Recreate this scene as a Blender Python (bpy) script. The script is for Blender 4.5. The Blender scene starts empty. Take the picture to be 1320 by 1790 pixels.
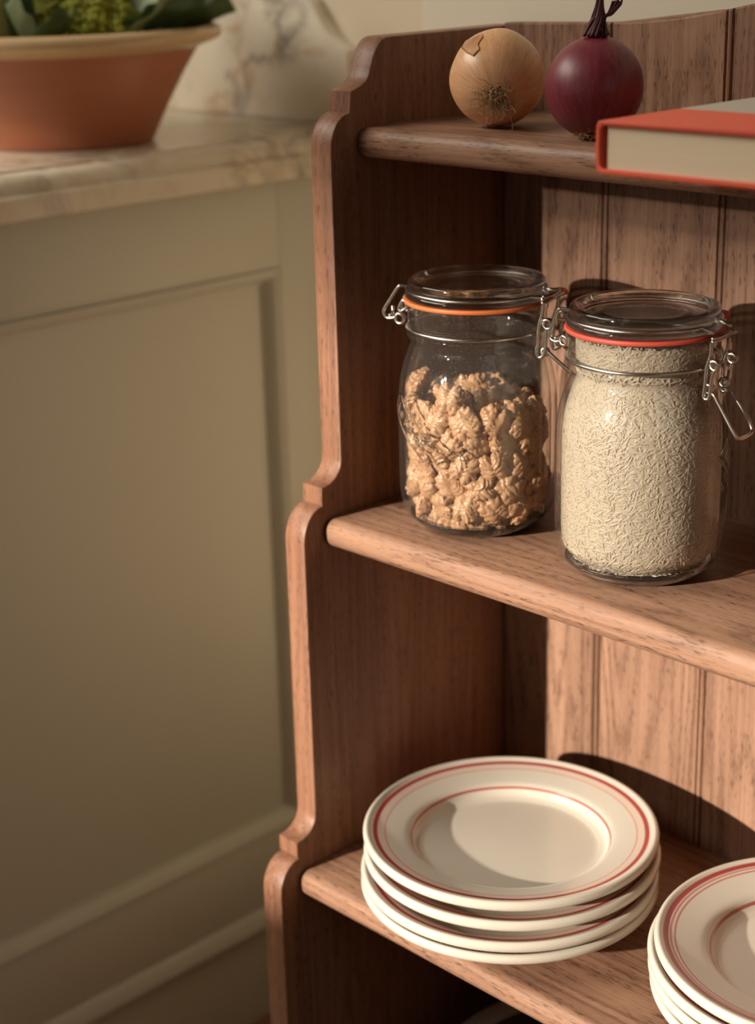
import bpy, bmesh, math, random
import numpy as np
from mathutils import Vector, Matrix, noise

# ------------------------------------------------------------------ camera, light, exposure
S = bpy.context.scene
COL = S.collection
S.view_settings.view_transform = 'Standard'
S.view_settings.look = 'None'
S.view_settings.gamma = 1.0
S.view_settings.use_curve_mapping = False
S.view_settings.exposure = 0.36
S.cycles.max_bounces = 14
S.cycles.transparent_max_bounces = 40
S.cycles.transmission_bounces = 14
S.cycles.glossy_bounces = 6
S.cycles.diffuse_bounces = 6
S.cycles.sample_clamp_indirect = 6.0
S.cycles.caustics_refractive = False
S.cycles.caustics_reflective = False
S.cycles.use_denoising = True

cam_d = bpy.data.cameras.new('camera')
cam = bpy.data.objects.new('camera', cam_d)
COL.objects.link(cam)
S.camera = cam
cam_d.sensor_fit = 'VERTICAL'
cam_d.sensor_height = 36.0
cam_d.lens = 2955.66 / 1790 * 36
CAM = Vector((0.82721, -0.93970, 0.39029))
_r = Vector((0.70223793, 0.71150538, -0.02493951))
_u = Vector((-0.21601048, 0.24631422, 0.9448115))
_f = Vector((-0.67838142, 0.65809528, -0.32666381))
cam.matrix_world = Matrix(((_r.x, _u.x, -_f.x, CAM.x), (_r.y, _u.y, -_f.y, CAM.y), (_r.z, _u.z, -_f.z, CAM.z), (0, 0, 0, 1)))
cam_d.clip_start = 0.02
cam_d.dof.use_dof = True
cam_d.dof.focus_distance = (Vector((0.20, -0.155, 0.07)) - CAM).dot(_f)
cam_d.dof.aperture_fstop = 5.0

world = bpy.data.worlds.new('world')
S.world = world
world.use_nodes = True
world.node_tree.nodes['Background'].inputs[0].default_value = (0.9, 0.85, 0.75, 1)
world.node_tree.nodes['Background'].inputs[1].default_value = 0.12

SUN_DIR = Vector((0.222, 1.0, -0.25)).normalized()


def light(name, kind, loc, direction, energy, color, **kw):
    d = bpy.data.lights.new(name, kind)
    d.energy = energy
    d.color = color
    for k, v in kw.items():
        setattr(d, k, v)
    o = bpy.data.objects.new(name, d)
    o.location = loc
    o.rotation_euler = Vector(direction).to_track_quat('-Z', 'Y').to_euler()
    COL.objects.link(o)
    return o


light('sun', 'SUN', (-1, -4, 2), SUN_DIR, 5.7, (1.0, 0.89, 0.76), angle=math.radians(1.0))
light('front_window_daylight', 'AREA', (-0.45, -2.68, 0.60), (0, 1, -0.05), 2.2, (1.0, 0.92, 0.80), shape='RECTANGLE', size=2.4, size_y=0.55)
light('side_fill_light', 'AREA', (2.48, -0.9, 0.75), (-1, 0.1, -0.12), 1.3, (1.0, 0.92, 0.80), shape='RECTANGLE', size=1.5, size_y=1.2)  # soft fill lamp added at the right
light('ceiling_skylight', 'AREA', (-1.15, -1.10, 1.70), (0.5, 0.6, -1), 56, (1.0, 0.92, 0.80), shape='RECTANGLE', size=1.7, size_y=1.2)

FLOOR = -0.742
RNG = random.Random(7)

# ------------------------------------------------------------------ helpers
def tag(o, label=None, cat=None, group=None, kind=None):
    if label: o['label'] = label
    if cat: o['category'] = cat
    if group: o['group'] = group
    if kind: o['kind'] = kind
    return o


def thing(name, label, cat, loc, group=None):
    o = bpy.data.objects.new(name, None)
    o.empty_display_size = 0.02
    o.location = loc
    COL.objects.link(o)
    return tag(o, label, cat, group)


WORLD_LOC = {}


def wloc(o):
    p = Vector((0, 0, 0))
    while o is not None:
        p = p + Vector(o.location)
        o = o.parent
    return p


def mesh_obj(name, verts, faces, mat, parent=None, smooth=True, origin=None, auto=None, fmats=None):
    """verts in world coordinates; the object sits at `origin` (or at its parent)."""
    org = Vector(origin) if origin is not None else (wloc(parent) if parent else Vector((0, 0, 0)))
    me = bpy.data.meshes.new(name)
    v = np.asarray(verts, dtype=float).reshape(-1, 3) - np.array(org)
    me.from_pydata([tuple(x) for x in v], [], faces)
    mats = mat if isinstance(mat, (list, tuple)) else [mat]
    for m in mats:
        me.materials.append(m)
    if fmats is not None:
        me.polygons.foreach_set('material_index', fmats)
    if smooth:
        me.polygons.foreach_set('use_smooth', [True] * len(me.polygons))
        if auto is not None:
            me.set_sharp_from_angle(angle=math.radians(auto))
    me.update()
    o = bpy.data.objects.new(name, me)
    COL.objects.link(o)
    if parent is not None:
        o.parent = parent
        o.location = org - wloc(parent)
    else:
        o.location = org
    return o


def bm_obj(name, bm, mat, parent=None, smooth=True, origin=None, auto=35):
    bmesh.ops.recalc_face_normals(bm, faces=bm.faces[:])
    bm.verts.index_update()
    vs = [tuple(v.co) for v in bm.verts]
    fs = [[v.index for v in f.verts] for f in bm.faces]
    bm.free()
    return mesh_obj(name, vs, fs, mat, parent, smooth, origin, auto)


def box_bm(x0, x1, y0, y1, z0, z1, bev=0.0, seg=2, bm=None):
    b = bmesh.new()
    vs = [b.verts.new(p) for p in ((x0, y0, z0), (x1, y0, z0), (x1, y1, z0), (x0, y1, z0), (x0, y0, z1), (x1, y0, z1), (x1, y1, z1), (x0, y1, z1))]
    for f in ((3, 2, 1, 0), (4, 5, 6, 7), (0, 1, 5, 4), (1, 2, 6, 5), (2, 3, 7, 6), (3, 0, 4, 7)):
        b.faces.new([vs[i] for i in f])
    if bev > 0:
        bmesh.ops.bevel(b, geom=b.edges[:], offset=bev, segments=seg, affect='EDGES', profile=0.5)
    if bm is None:
        return b
    me = bpy.data.meshes.new('tmp')
    b.to_mesh(me)
    b.free()
    bm.from_mesh(me)
    bpy.data.meshes.remove(me)
    return bm


def prism_bm(poly, axis, a0, a1, bev=0.0, seg=2, bevel_edges='caps'):
    """poly: list of 2D points; extruded along axis from a0 to a1. 2D plane: x->(y,z), y->(x,z), z->(x,y)"""
    bm = bmesh.new()
    def pt(p, a):
        return {'x': (a, p[0], p[1]), 'y': (p[0], a, p[1]), 'z': (p[0], p[1], a)}[axis]
    A = [bm.verts.new(pt(p, a0)) for p in poly]
    B = [bm.verts.new(pt(p, a1)) for p in poly]
    n = len(poly)
    fa = bm.faces.new(A)
    fb = bm.faces.new(B[::-1])
    for i in range(n):
        bm.faces.new((A[i], A[(i + 1) % n], B[(i + 1) % n], B[i]))
    bmesh.ops.recalc_face_normals(bm, faces=bm.faces[:])
    if bev > 0:
        es = list(set(list(fa.edges) + list(fb.edges)))
        bmesh.ops.bevel(bm, geom=es, offset=bev, segments=seg, affect='EDGES', profile=0.5, clamp_overlap=True)
    return bm


def lathe(profile, c, seg=96, close=False):
    """profile (r,z) -> verts, faces around vertical axis through c=(x,y)."""
    vs, fs, rings = [], [], []
    for r, z in profile:
        if r < 1e-7:
            rings.append([len(vs)])
            vs.append((c[0], c[1], z))
        else:
            k = len(vs)
            for i in range(seg):
                a = 2 * math.pi * i / seg
                vs.append((c[0] + r * math.cos(a), c[1] + r * math.sin(a), z))
            rings.append(list(range(k, k + seg)))
    prs = list(zip(rings[:-1], rings[1:]))
    if close:
        prs.append((rings[-1], rings[0]))
    for A, B in prs:
        if len(A) == 1 and len(B) == 1:
            continue
        for i in range(seg):
            j = (i + 1) % seg
            if len(A) == 1:
                fs.append((A[0], B[j], B[i]))
            elif len(B) == 1:
                fs.append((A[i], A[j], B[0]))
            else:
                fs.append((A[i], A[j], B[j], B[i]))
    return vs, fs


def spline(pts, n=8):
    """Catmull-Rom through the points."""
    P = [Vector(p) for p in pts]
    if len(P) < 3:
        return P
    Q = [P[0] * 2 - P[1]] + P + [P[-1] * 2 - P[-2]]
    out = []
    for i in range(1, len(Q) - 2):
        a, b, c, d = Q[i - 1], Q[i], Q[i + 1], Q[i + 2]
        for k in range(n):
            t = k / n
            out.append(0.5 * ((2 * b) + (c - a) * t + (2 * a - 5 * b + 4 * c - d) * t * t + (3 * b - a - 3 * c + d) * t ** 3))
    out.append(P[-1])
    return out


def tube(path, rad, seg=8, closed=False, V=None, F=None):
    V = [] if V is None else V
    F = [] if F is None else F
    P = [Vector(p) for p in path]
    n = len(P)
    rads = rad if isinstance(rad, (list, tuple)) else [rad] * n
    T = []
    for i in range(n):
        if closed:
            t = P[(i + 1) % n] - P[i - 1]
        else:
            t = P[min(i + 1, n - 1)] - P[max(i - 1, 0)]
        T.append(t.normalized() if t.length > 1e-9 else Vector((0, 0, 1)))
    N = T[0].orthogonal().normalized()
    base = len(V)
    for i in range(n):
        N = (N - T[i] * N.dot(T[i]))
        N = N.normalized() if N.length > 1e-9 else T[i].orthogonal().normalized()
        Bn = T[i].cross(N)
        for k in range(seg):
            a = 2 * math.pi * k / seg
            V.append(tuple(P[i] + (N * math.cos(a) + Bn * math.sin(a)) * rads[i]))
    for i in range(n if closed else n - 1):
        i2 = (i + 1) % n
        for k in range(seg):
            k2 = (k + 1) % seg
            F.append((base + i * seg + k, base + i * seg + k2, base + i2 * seg + k2, base + i2 * seg + k))
    if not closed:
        F.append(tuple(base + k for k in range(seg))[::-1])
        F.append(tuple(base + (n - 1) * seg + k for k in range(seg)))
    return V, F


def smoothstep(a, b, x):
    t = min(1, max(0, (x - a) / (b - a)))
    return t * t * (3 - 2 * t)


# ------------------------------------------------------------------ materials
class NT:
    def __init__(self, name):
        self.m = bpy.data.materials.new(name)
        self.m.use_nodes = True
        self.t = self.m.node_tree
        self.t.nodes.clear()
        self.out = self.n('ShaderNodeOutputMaterial')

    def n(self, typ, **kw):
        nd = self.t.nodes.new(typ)
        for k, v in kw.items():
            setattr(nd, k, v)
        return nd

    def l(self, a, b):
        self.t.links.new(a, b)

    def val(self, sock, v):
        if hasattr(v, 'links') or isinstance(v, bpy.types.NodeSocket):
            self.l(v, sock)
        else:
            sock.default_value = v

    def math(self, op, a, b=0.0, c=None, clamp=False):
        nd = self.n('ShaderNodeMath', operation=op, use_clamp=clamp)
        self.val(nd.inputs[0], a)
        self.val(nd.inputs[1], b)
        if c is not None:
            self.val(nd.inputs[2], c)
        return nd.outputs[0]

    def vmath(self, op, a, b=None, scale=None):
        nd = self.n('ShaderNodeVectorMath', operation=op)
        self.val(nd.inputs[0], a)
        if b is not None:
            self.val(nd.inputs[1], b)
        if scale is not None:
            self.val(nd.inputs['Scale'], scale)
        return nd.outputs[1] if op in ('LENGTH', 'DOT_PRODUCT', 'DISTANCE') else nd.outputs[0]

    def noise(self, vec, scale=5.0, detail=4.0, rough=0.5, dist=0.0, color=False):
        nd = self.n('ShaderNodeTexNoise')
        if vec is not None:
            self.l(vec, nd.inputs['Vector'])
        nd.inputs['Scale'].default_value = scale
        nd.inputs['Detail'].default_value = detail
        nd.inputs['Roughness'].default_value = rough
        nd.inputs['Distortion'].default_value = dist
        return nd.outputs['Color' if color else 'Fac']

    def ramp(self, fac, stops, interp='LINEAR'):
        nd = self.n('ShaderNodeValToRGB')
        nd.color_ramp.interpolation = interp
        el = nd.color_ramp.elements
        while len(el) < len(stops):
            el.new(0.5)
        for e, (p, c) in zip(el, stops):
            e.position = p
            e.color = (c, c, c, 1) if isinstance(c, (int, float)) else (*c[:3], 1)
        self.l(fac, nd.inputs[0])
        return nd.outputs[0]

    def mix(self, fac, a, b, blend='MIX'):
        nd = self.n('ShaderNodeMix', data_type='RGBA', blend_type=blend)
        self.val(nd.inputs[0], fac)
        for s, v in ((nd.inputs[6], a), (nd.inputs[7], b)):
            if isinstance(v, (tuple, list)):
                s.default_value = (*v[:3], 1)
            else:
                self.l(v, s)
        return nd.outputs[2]

    def obj(self):
        return self.n('ShaderNodeTexCoord').outputs['Object']

    def sep(self, v):
        nd = self.n('ShaderNodeSeparateXYZ')
        self.l(v, nd.inputs[0])
        return nd.outputs

    def comb(self, x, y, z):
        nd = self.n('ShaderNodeCombineXYZ')
        for s, v in zip(nd.inputs, (x, y, z)):
            self.val(s, v)
        return nd.outputs[0]

    def bump(self, h, strength=0.3, dist=0.001):
        nd = self.n('ShaderNodeBump')
        nd.inputs['Strength'].default_value = strength
        nd.inputs['Distance'].default_value = dist
        self.l(h, nd.inputs['Height'])
        return nd.outputs[0]

    def bsdf(self, color, rough=0.5, normal=None, spec=0.5, **kw):
        p = self.n('ShaderNodeBsdfPrincipled')
        for s, v in ((p.inputs['Base Color'], color),):
            if isinstance(v, (tuple, list)):
                s.default_value = (*v[:3], 1)
            else:
                self.l(v, s)
        self.val(p.inputs['Roughness'], rough)
        p.inputs['Specular IOR Level'].default_value = spec
        for k, v in kw.items():
            p.inputs[k].default_value = v
        if normal is not None:
            self.l(normal, p.inputs['Normal'])
        self.l(p.outputs[0], self.out.inputs[0])
        return self.m


def wood(name, axis, light_c=(0.395, 0.225, 0.143), dark_c=(0.175, 0.086, 0.051), pore_c=(0.085, 0.038, 0.022), cath=1.0, rough=0.42):
    """stained oak; axis = grain direction"""
    t = NT(name)
    co = t.obj()
    rnd = t.n('ShaderNodeObjectInfo').outputs['Random']
    off = t.comb(t.math('MULTIPLY', rnd, 3.1), t.math('MULTIPLY', rnd, 7.7), t.math('MULTIPLY', rnd, 5.3))
    co = t.vmath('ADD', co, off)
    def sc(along, across):
        v = [across] * 3
        v['xyz'.index(axis)] = along
        return t.vmath('MULTIPLY', co, tuple(v))
    # growth rings: contours of a stretched field make straight grain and gentle cathedrals
    field = t.noise(sc(0.9, 11.0), 1.0, 2.0, 0.45, 0.15)
    ring = t.math('ADD', t.math('MULTIPLY', t.math('SINE', t.math('MULTIPLY', field, 190.0)), 0.5), 0.5)
    ringv = t.math('MULTIPLY', t.math('POWER', ring, 2.0), t.ramp(t.noise(sc(4, 40), 1.0, 2.0, 0.5), [(0.35, 0.2), (0.65, 1.0)]))
    wob = t.noise(sc(6, 60), 1.0, 3.0, 0.6)
    fiber = t.noise(sc(7, 520), 1.0, 3.0, 0.65)
    streak = t.noise(sc(3, 170), 1.0, 3.0, 0.6)
    broad = t.noise(sc(2.5, 16), 1.0, 3.0, 0.55)
    k = t.math('ADD', t.math('MULTIPLY', broad, 0.60), t.math('MULTIPLY', fiber, 0.40))
    k = t.math('ADD', k, t.math('MULTIPLY', ringv, 0.14 * cath))
    k = t.math('ADD', k, t.math('MULTIPLY', streak, 0.45))
    kf = t.ramp(k, [(0.55, 0.0), (1.04, 1.0)])
    c = t.mix(kf, light_c, dark_c)
    # pores: short dark dashes gathered on the rings
    pn = t.noise(sc(120, 1100), 1.0, 1.0, 0.5)
    pores = t.ramp(pn, [(0.57, 0.0), (0.65, 1.0)])
    gate = t.ramp(t.math('ADD', t.math('MULTIPLY', ring, 0.6), t.math('MULTIPLY', wob, 0.8)), [(0.42, 0.25), (0.90, 0.95)])
    pm = t.math('MULTIPLY', pores, gate)
    c = t.mix(t.math('MULTIPLY', pm, 0.85), c, pore_c)
    # a few ring lines read as fine dark pencil strokes
    line = t.ramp(ring, [(0.80, 0.0), (1.0, 1.0)])
    c = t.mix(t.math('MULTIPLY', line, 0.16 * cath), c, pore_c)
    h = t.math('SUBTRACT', t.math('MULTIPLY', fiber, 0.25), pm)
    nrm = t.bump(h, 0.22, 0.0004)
    rg = t.math('ADD', t.math('MULTIPLY', broad, 0.18), rough - 0.06)
    return t.bsdf(c, rg, nrm, 0.34)


def paint(name, col, rough=0.45, amt=0.03, spec=0.4, scale=60):
    t = NT(name)
    co = t.obj()
    n = t.noise(co, scale, 4, 0.6)
    b = t.noise(co, 3.0, 2, 0.5)
    c = t.mix(t.math('MULTIPLY', b, amt * 4, clamp=True), col, tuple(x * 0.86 for x in col))
    return t.bsdf(c, rough, t.bump(n, 0.06, 0.0006), spec)


def marble(name):
    t = NT(name)
    co = t.obj()
    warp = t.noise(co, 4.0, 3, 0.5, color=True)
    w = t.vmath('ADD', co, t.vmath('SCALE', t.vmath('SUBTRACT', warp, (0.5, 0.5, 0.5)), scale=0.22))
    n1 = t.noise(w, 6.0, 6, 0.6)
    v1 = t.ramp(t.math('ABSOLUTE', t.math('SUBTRACT', n1, 0.5)), [(0.0, 1.0), (0.045, 0.0)])
    n2 = t.noise(t.vmath('ADD', w, (3.3, 1.2, 5.1)), 9.0, 5, 0.6)
    v2 = t.ramp(t.math('ABSOLUTE', t.math('SUBTRACT', n2, 0.52)), [(0.0, 1.0), (0.03, 0.0)])
    patch = t.ramp(t.noise(co, 6.0, 3, 0.5), [(0.42, 0.0), (0.60, 1.0)])
    cloud = t.noise(co, 14.0, 4, 0.55)
    c = t.mix(cloud, (0.74, 0.665, 0.53), (0.60, 0.54, 0.43))
    c = t.mix(t.math('MULTIPLY', t.math('MULTIPLY', v1, patch), 0.9), c, (0.20, 0.17, 0.15))
    c = t.mix(t.math('MULTIPLY', t.math('MULTIPLY', v2, patch), 0.75), c, (0.44, 0.27, 0.11))
    return t.bsdf(c, 0.22, None, 0.45)


WOOD_X = wood('oak_grain_along_shelf', 'x')
WOOD_Z = wood('oak_grain_upright', 'z', (0.375, 0.215, 0.138), (0.140, 0.066, 0.039), cath=1.0)
WOOD_SIDE = wood('oak_side_board', 'z', (0.33, 0.165, 0.097), (0.148, 0.060, 0.032), cath=0.5)  # toned darker, part of the side panels' shade is put into the colour
GREEN = paint('sage_green_paint', (0.52, 0.505, 0.425), 0.42)
WALL_M = paint('warm_plaster', (0.62, 0.53, 0.40), 0.85, 0.02, 0.2)
WALL_R = paint('pale_plaster', (0.66, 0.59, 0.47), 0.85, 0.02, 0.2)
MARBLE = marble('cream_marble')
WALL_D = paint('dark_olive_plaster', (0.15, 0.13, 0.09), 0.8, 0.02, 0.2)  # for unseen walls and ceiling, dark to cut bounced light


def floor_mat():
    t = NT('floor_boards')
    co = t.obj()
    n = t.noise(t.vmath('MULTIPLY', co, (60, 4, 1)), 1.0, 4, 0.6)
    x = t.sep(co)[0]
    gap = t.ramp(t.math('FRACT', t.math('MULTIPLY', x, 8.0)), [(0.0, 0.0), (0.03, 1.0), (0.97, 1.0), (1.0, 0.0)])
    c = t.mix(n, (0.36, 0.20, 0.10), (0.22, 0.115, 0.06))
    c = t.mix(gap, (0.05, 0.03, 0.02), c)
    return t.bsdf(c, 0.4)


# ------------------------------------------------------------------ the room
def struct(name, bm, mat, label):
    o = bm_obj(name, bm, mat)
    return tag(o, label, None, None, 'structure')


struct('floor', box_bm(-2.3, 2.6, -2.9, 0.3, FLOOR - 0.05, FLOOR), floor_mat(), 'brown boarded kitchen floor')
struct('ceiling', box_bm(-2.3, 2.6, -2.9, 0.4, 1.75, 1.80), WALL_D, 'dark olive ceiling')
struct('wall_alcove', box_bm(-2.3, -0.103, 0.258, 0.36, FLOOR, 1.75), WALL_M, 'cream plaster wall behind the marble upstand')
struct('wall_back', box_bm(-0.103, 2.6, 0.022, 0.36, FLOOR, 1.75, 0.004, 2), WALL_R, 'pale plaster wall behind the oak shelf unit')
struct('wall_left', box_bm(-2.3, -2.2, -2.9, 0.258, FLOOR, 1.75), WALL_D, 'dark olive plaster wall')
# front wall with its window opening
WX0, WX1, WZ0, WZ1 = -1.65, 0.75, 0.288, 0.885
fw = box_bm(-2.3, WX0, -2.65, -2.55, FLOOR, 1.75)
box_bm(WX1, 2.6, -2.65, -2.55, FLOOR, 1.75, bm=fw)
box_bm(WX0, WX1, -2.65, -2.55, FLOOR, WZ0, bm=fw)
box_bm(WX0, WX1, -2.65, -2.55, WZ1, 1.75, bm=fw)
for k, hgt in enumerate((0.021, 0.018, 0.015, 0.012, 0.009, 0.006, 0.003)):      # unseen slats added to soften the sun beam's upper edge
    zc_ = WZ1 - 0.011 - 0.022 * k
    box_bm(WX0 - 0.01, WX1 + 0.01, -2.61, -2.605, zc_ - hgt / 2, zc_ + hgt / 2, bm=fw)
struct('wall_front', fw, WALL_D, 'dark olive plaster wall with the window that lets the sun in')
rw = box_bm(2.40, 2.45, -2.55, -1.7, FLOOR, 1.75)  # unseen wall, opening added for the side fill lamp
box_bm(2.40, 2.45, -0.1, 0.022, FLOOR, 1.75, bm=rw)
box_bm(2.40, 2.45, -1.7, -0.1, FLOOR, 0.1, bm=rw)
box_bm(2.40, 2.45, -1.7, -0.1, 1.4, 1.75, bm=rw)
struct('wall_right', rw, WALL_D, 'dark olive plaster wall with a broad opening added for the side fill lamp')

# ------------------------------------------------------------------ shelf unit
W = 0.776
UNIT = thing('shelf_unit', 'dark stained oak open shelf unit with stepped ogee sides and grooved plank back', 'shelf unit', (0.0, 0.0, FLOOR))


def side_profile():
    pts = [(0.014, FLOOR), (0.014, 0.3223), (-0.1140, 0.3215), (-0.1175, 0.3213), (-0.1209, 0.3203), (-0.1239, 0.3182), (-0.1275, 0.3141), (-0.1306, 0.3091),
           (-0.1330, 0.3030), (-0.1351, 0.2973), (-0.1378, 0.2942), (-0.1427, 0.2916), (-0.1518, 0.2885), (-0.1530, 0.2750)]
    tiers = [(-0.1715, 0.265), (-0.2090, 0.0), (-0.2458, -0.264), (-0.2830, -0.528)]
    for i, (y, zs) in enumerate(tiers):
        # ovolo down to this tier's front edge
        cy = y + 0.0185
        cz = zs - 0.0145
        for k in range(0, 9):
            a = k / 8 * math.pi / 2
            pts.append((cy - 0.0185 * math.sin(a), cz + 0.0245 * math.cos(a)))
        if i + 1 < len(tiers):
            zn = tiers[i + 1][1]
            yf = y - 0.0178
            for k in range(0, 9):
                a = k / 8 * math.pi / 2
                pts.append((yf + 0.0178 * math.cos(a), zn + 0.040 - 0.0165 * math.sin(a)))
            pts.append((yf - 0.0012, zn + 0.0232))
            pts.append((yf - 0.0016, zn + 0.0120))
    pts.append((-0.2830, FLOOR))
    return pts


for x0 in (-0.020, W):
    bm = prism_bm(side_profile(), 'x', x0, x0 + 0.020, 0.0011, 2)
    bm_obj('side_panel', bm, WOOD_SIDE, UNIT, auto=28)


def shelf_board(yf, zt, th=0.020):
    r1, r2 = 0.0085, 0.0075
    poly = [(0.0, zt), (0.0, zt - th)]
    for k in range(7):
        a = k / 6 * math.pi / 2
        poly.append((yf + r2 - r2 * math.sin(a), zt - th + r2 - r2 * math.cos(a)))
    for k in range(7):
        a = k / 6 * math.pi / 2
        poly.append((yf + r1 - r1 * math.cos(a), zt - r1 + r1 * math.sin(a)))
    return prism_bm(poly, 'x', 0.0006, W - 0.0006, 0.0016, 3)


for yf, zt in ((-0.1475, 0.265), (-0.1905, 0.0), (-0.2280, -0.264), (-0.2650, -0.528)):
    bm_obj('shelf', shelf_board(yf, zt), WOOD_X, UNIT, auto=40)


def crest(x):
    u = min(max((x - 0.09) / 0.298, 0.0), 2.0)
    return 0.3242 + 0.0018 * min(1, x / 0.1) + 0.040 * (0.5 - 0.5 * math.cos(math.pi * u))


def back_plank(x0, x1, last=False):
    cs = [(x0 + 0.0002, 0.0135), (x0 + 0.0002, 0.0018), (x0 + 0.0011, 0.0)]
    n = 14
    xr = x1 - 0.0062
    for k in range(1, n + 1):
        cs.append((x0 + 0.0011 + (xr - x0 - 0.0011) * k / n, 0.0))
    cs += [(xr + 0.0007, 0.0017), (xr + 0.0013, 0.0017), (xr + 0.0020, 0.0003), (xr + 0.0031, 0.0), (xr + 0.0044, 0.0004), (xr + 0.0052, 0.0022), (x1, 0.0024), (x1, 0.0135)]
    V, F = [], []
    zl = [FLOOR + 0.02, -0.62, -0.3, 0.0, 0.2, 0.3]
    m = len(cs)
    for z in zl:
        V += [(x, y, z) for x, y in cs]
    V += [(x, y, crest(x) - 0.0012 * (y <= 0.0005)) for x, y in cs]
    V += [(x, max(y, 0.0012), crest(x)) for x, y in cs]
    L = len(zl) + 2
    for i in range(L - 1):
        for j in range(m):
            j2 = (j + 1) % m
            F.append((i * m + j, i * m + j2, (i + 1) * m + j2, (i + 1) * m + j))
    F.append(tuple(range(m))[::-1])
    F.append(tuple((L - 1) * m + j for j in range(m)))
    return V, F


edges = [0.0, 0.0970, 0.1936, 0.2905, 0.3874, 0.4843, 0.5812, 0.6781, W]
for a, b in zip(edges[:-1], edges[1:]):
    V, F = back_plank(a, b)
    bm = bmesh.new()
    vs = [bm.verts.new(v) for v in V]
    for f in F:
        bm.faces.new([vs[i] for i in f])
    bm_obj('back_plank', bm, WOOD_Z, UNIT, auto=30)

# ------------------------------------------------------------------ counter, cabinet, upstand
XG = -0.400
CAB = thing('base_cabinet', 'sage green painted kitchen cabinet with a recessed panel under the marble worktop', 'cabinet', (-0.75, -0.06, FLOOR))
PY0, PY1, PZ0, PZ1 = -0.300, 0.128, -0.5150, 0.0815      # recess edges
bm = box_bm(-1.35, XG - 0.0135, -0.385, 0.256, -0.6211, 0.166)
bm_obj('carcass', bm, GREEN, CAB)
fr = box_bm(XG - 0.0135, XG, PY1, 0.256, -0.613, 0.166, 0.0006)
box_bm(XG - 0.0135, XG, -0.385, PY0, -0.613, 0.166, 0.0006, bm=fr)
box_bm(XG - 0.0135, XG, PY0 + 0.0001, PY1 - 0.0001, PZ1, 0.166, 0.0006, bm=fr)
box_bm(XG - 0.0135, XG, PY0 + 0.0001, PY1 - 0.0001, -0.613, PZ0, 0.0006, bm=fr)
bm_obj('panel_frame', fr, GREEN, CAB, auto=30)
# ovolo moulding mitred round the recess: profile (inset from edge, depth x)
prof = [(0.0, 0.0025), (0.0012, 0.0025), (0.0030, 0.0012), (0.0075, -0.0008), (0.0115, -0.0055), (0.0130, -0.0105), (0.0145, -0.0105), (0.0145, -0.0133), (0.0, -0.0133)]
V, F = [], []
m = len(prof)
for cy, cz, sy, sz in ((PY0, PZ0, 1, 1), (PY1, PZ0, -1, 1), (PY1, PZ1, -1, -1), (PY0, PZ1, 1, -1)):
    V += [(XG + d, cy + sy * s, cz + sz * s) for s, d in prof]
for i in range(4):
    for j in range(m):
        j2 = (j + 1) % m
        F.append((i * m + j, ((i + 1) % 4) * m + j, ((i + 1) % 4) * m + j2, i * m + j2))
bm = bmesh.new()
vs = [bm.verts.new(v) for v in V]
for f in F:
    bm.faces.new([vs[i] for i in f])
bm_obj('panel_moulding', bm, GREEN, CAB, auto=25)
bd = prism_bm([(XG - 0.013, -0.6210), (XG + 0.0085, -0.6210), (XG + 0.0095, -0.6198), (XG + 0.0090, -0.6165), (XG + 0.0045, -0.6080), (XG + 0.0020, -0.6045), (XG, -0.6025), (XG - 0.013, -0.6025)], 'y', -0.39, 0.2555)
bm_obj('base_moulding', bd, GREEN, CAB, auto=30)
bm_obj('plinth', box_bm(-1.35, XG - 0.006, -0.372, 0.2555, FLOOR + 0.001, -0.6213), GREEN, CAB)

# worktop with a stepped ogee edge
ZC = 0.206
poly = [(-1.40, 0.1665), (XG + 0.013, 0.1665), (XG + 0.0150, 0.1680), (XG + 0.0150, 0.1850), (XG + 0.0135, 0.1872), (XG + 0.0100, 0.1876)]
for k in range(9):
    a = k / 8 * math.pi / 2
    poly.append((XG - 0.006 + 0.0155 * math.cos(a), 0.1885 + 0.0150 * math.sin(a)))
poly += [(XG - 0.0075, 0.2042), (XG - 0.0085, ZC), (-1.40, ZC)]
bm = prism_bm(poly, 'y', -0.405, 0.2575, 0.001, 2)
tag(bm_obj('worktop', bm, MARBLE, None, auto=30, origin=(-0.75, -0.07, 0.1665)), 'veined cream marble worktop with a stepped moulded edge on the green cabinet', 'worktop')

# marble upstand with a scrolled end
up = [(-1.40, ZC), (-0.412, ZC), (-0.412, 0.2760), (-0.4145, 0.2785), (-0.420, 0.2800), (-0.432, 0.2855), (-0.442, 0.2930), (-0.450, 0.3030), (-0.456, 0.3120), (-0.466, 0.3240), (-0.480, 0.3340), (-0.500, 0.3400), (-0.520, 0.3420), (-1.40, 0.3420)]
bm = prism_bm(up, 'y', 0.238, 0.2575, 0.0025, 2)
tag(bm_obj('upstand', bm, MARBLE, None, auto=30, origin=(-0.9, 0.248, ZC)), 'cream marble upstand with a scrolled end against the wall behind the terracotta bowl', 'backsplash')

# ------------------------------------------------------------------ terracotta bowl and vegetables
def terracotta():
    t = NT('terracotta')
    co = t.obj()
    n = t.noise(t.vmath('MULTIPLY', co, (6, 6, 60)), 1.0, 4, 0.6)
    n2 = t.noise(co, 12.0, 4, 0.6)
    c = t.mix(n, (0.40, 0.135, 0.062), (0.30, 0.092, 0.043))
    c = t.mix(t.math('MULTIPLY', n2, 0.35), c, (0.43, 0.16, 0.08))
    return t.bsdf(c, 0.42, t.bump(n, 0.15, 0.0006), 0.45)


def cream_glaze(name, a, b, rough=0.2):
    t = NT(name)
    co = t.obj()
    n = t.noise(t.vmath('MULTIPLY', co, (9, 9, 40)), 1.0, 4, 0.6)
    return t.bsdf(t.mix(n, a, b), rough, None, 0.5)


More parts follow.
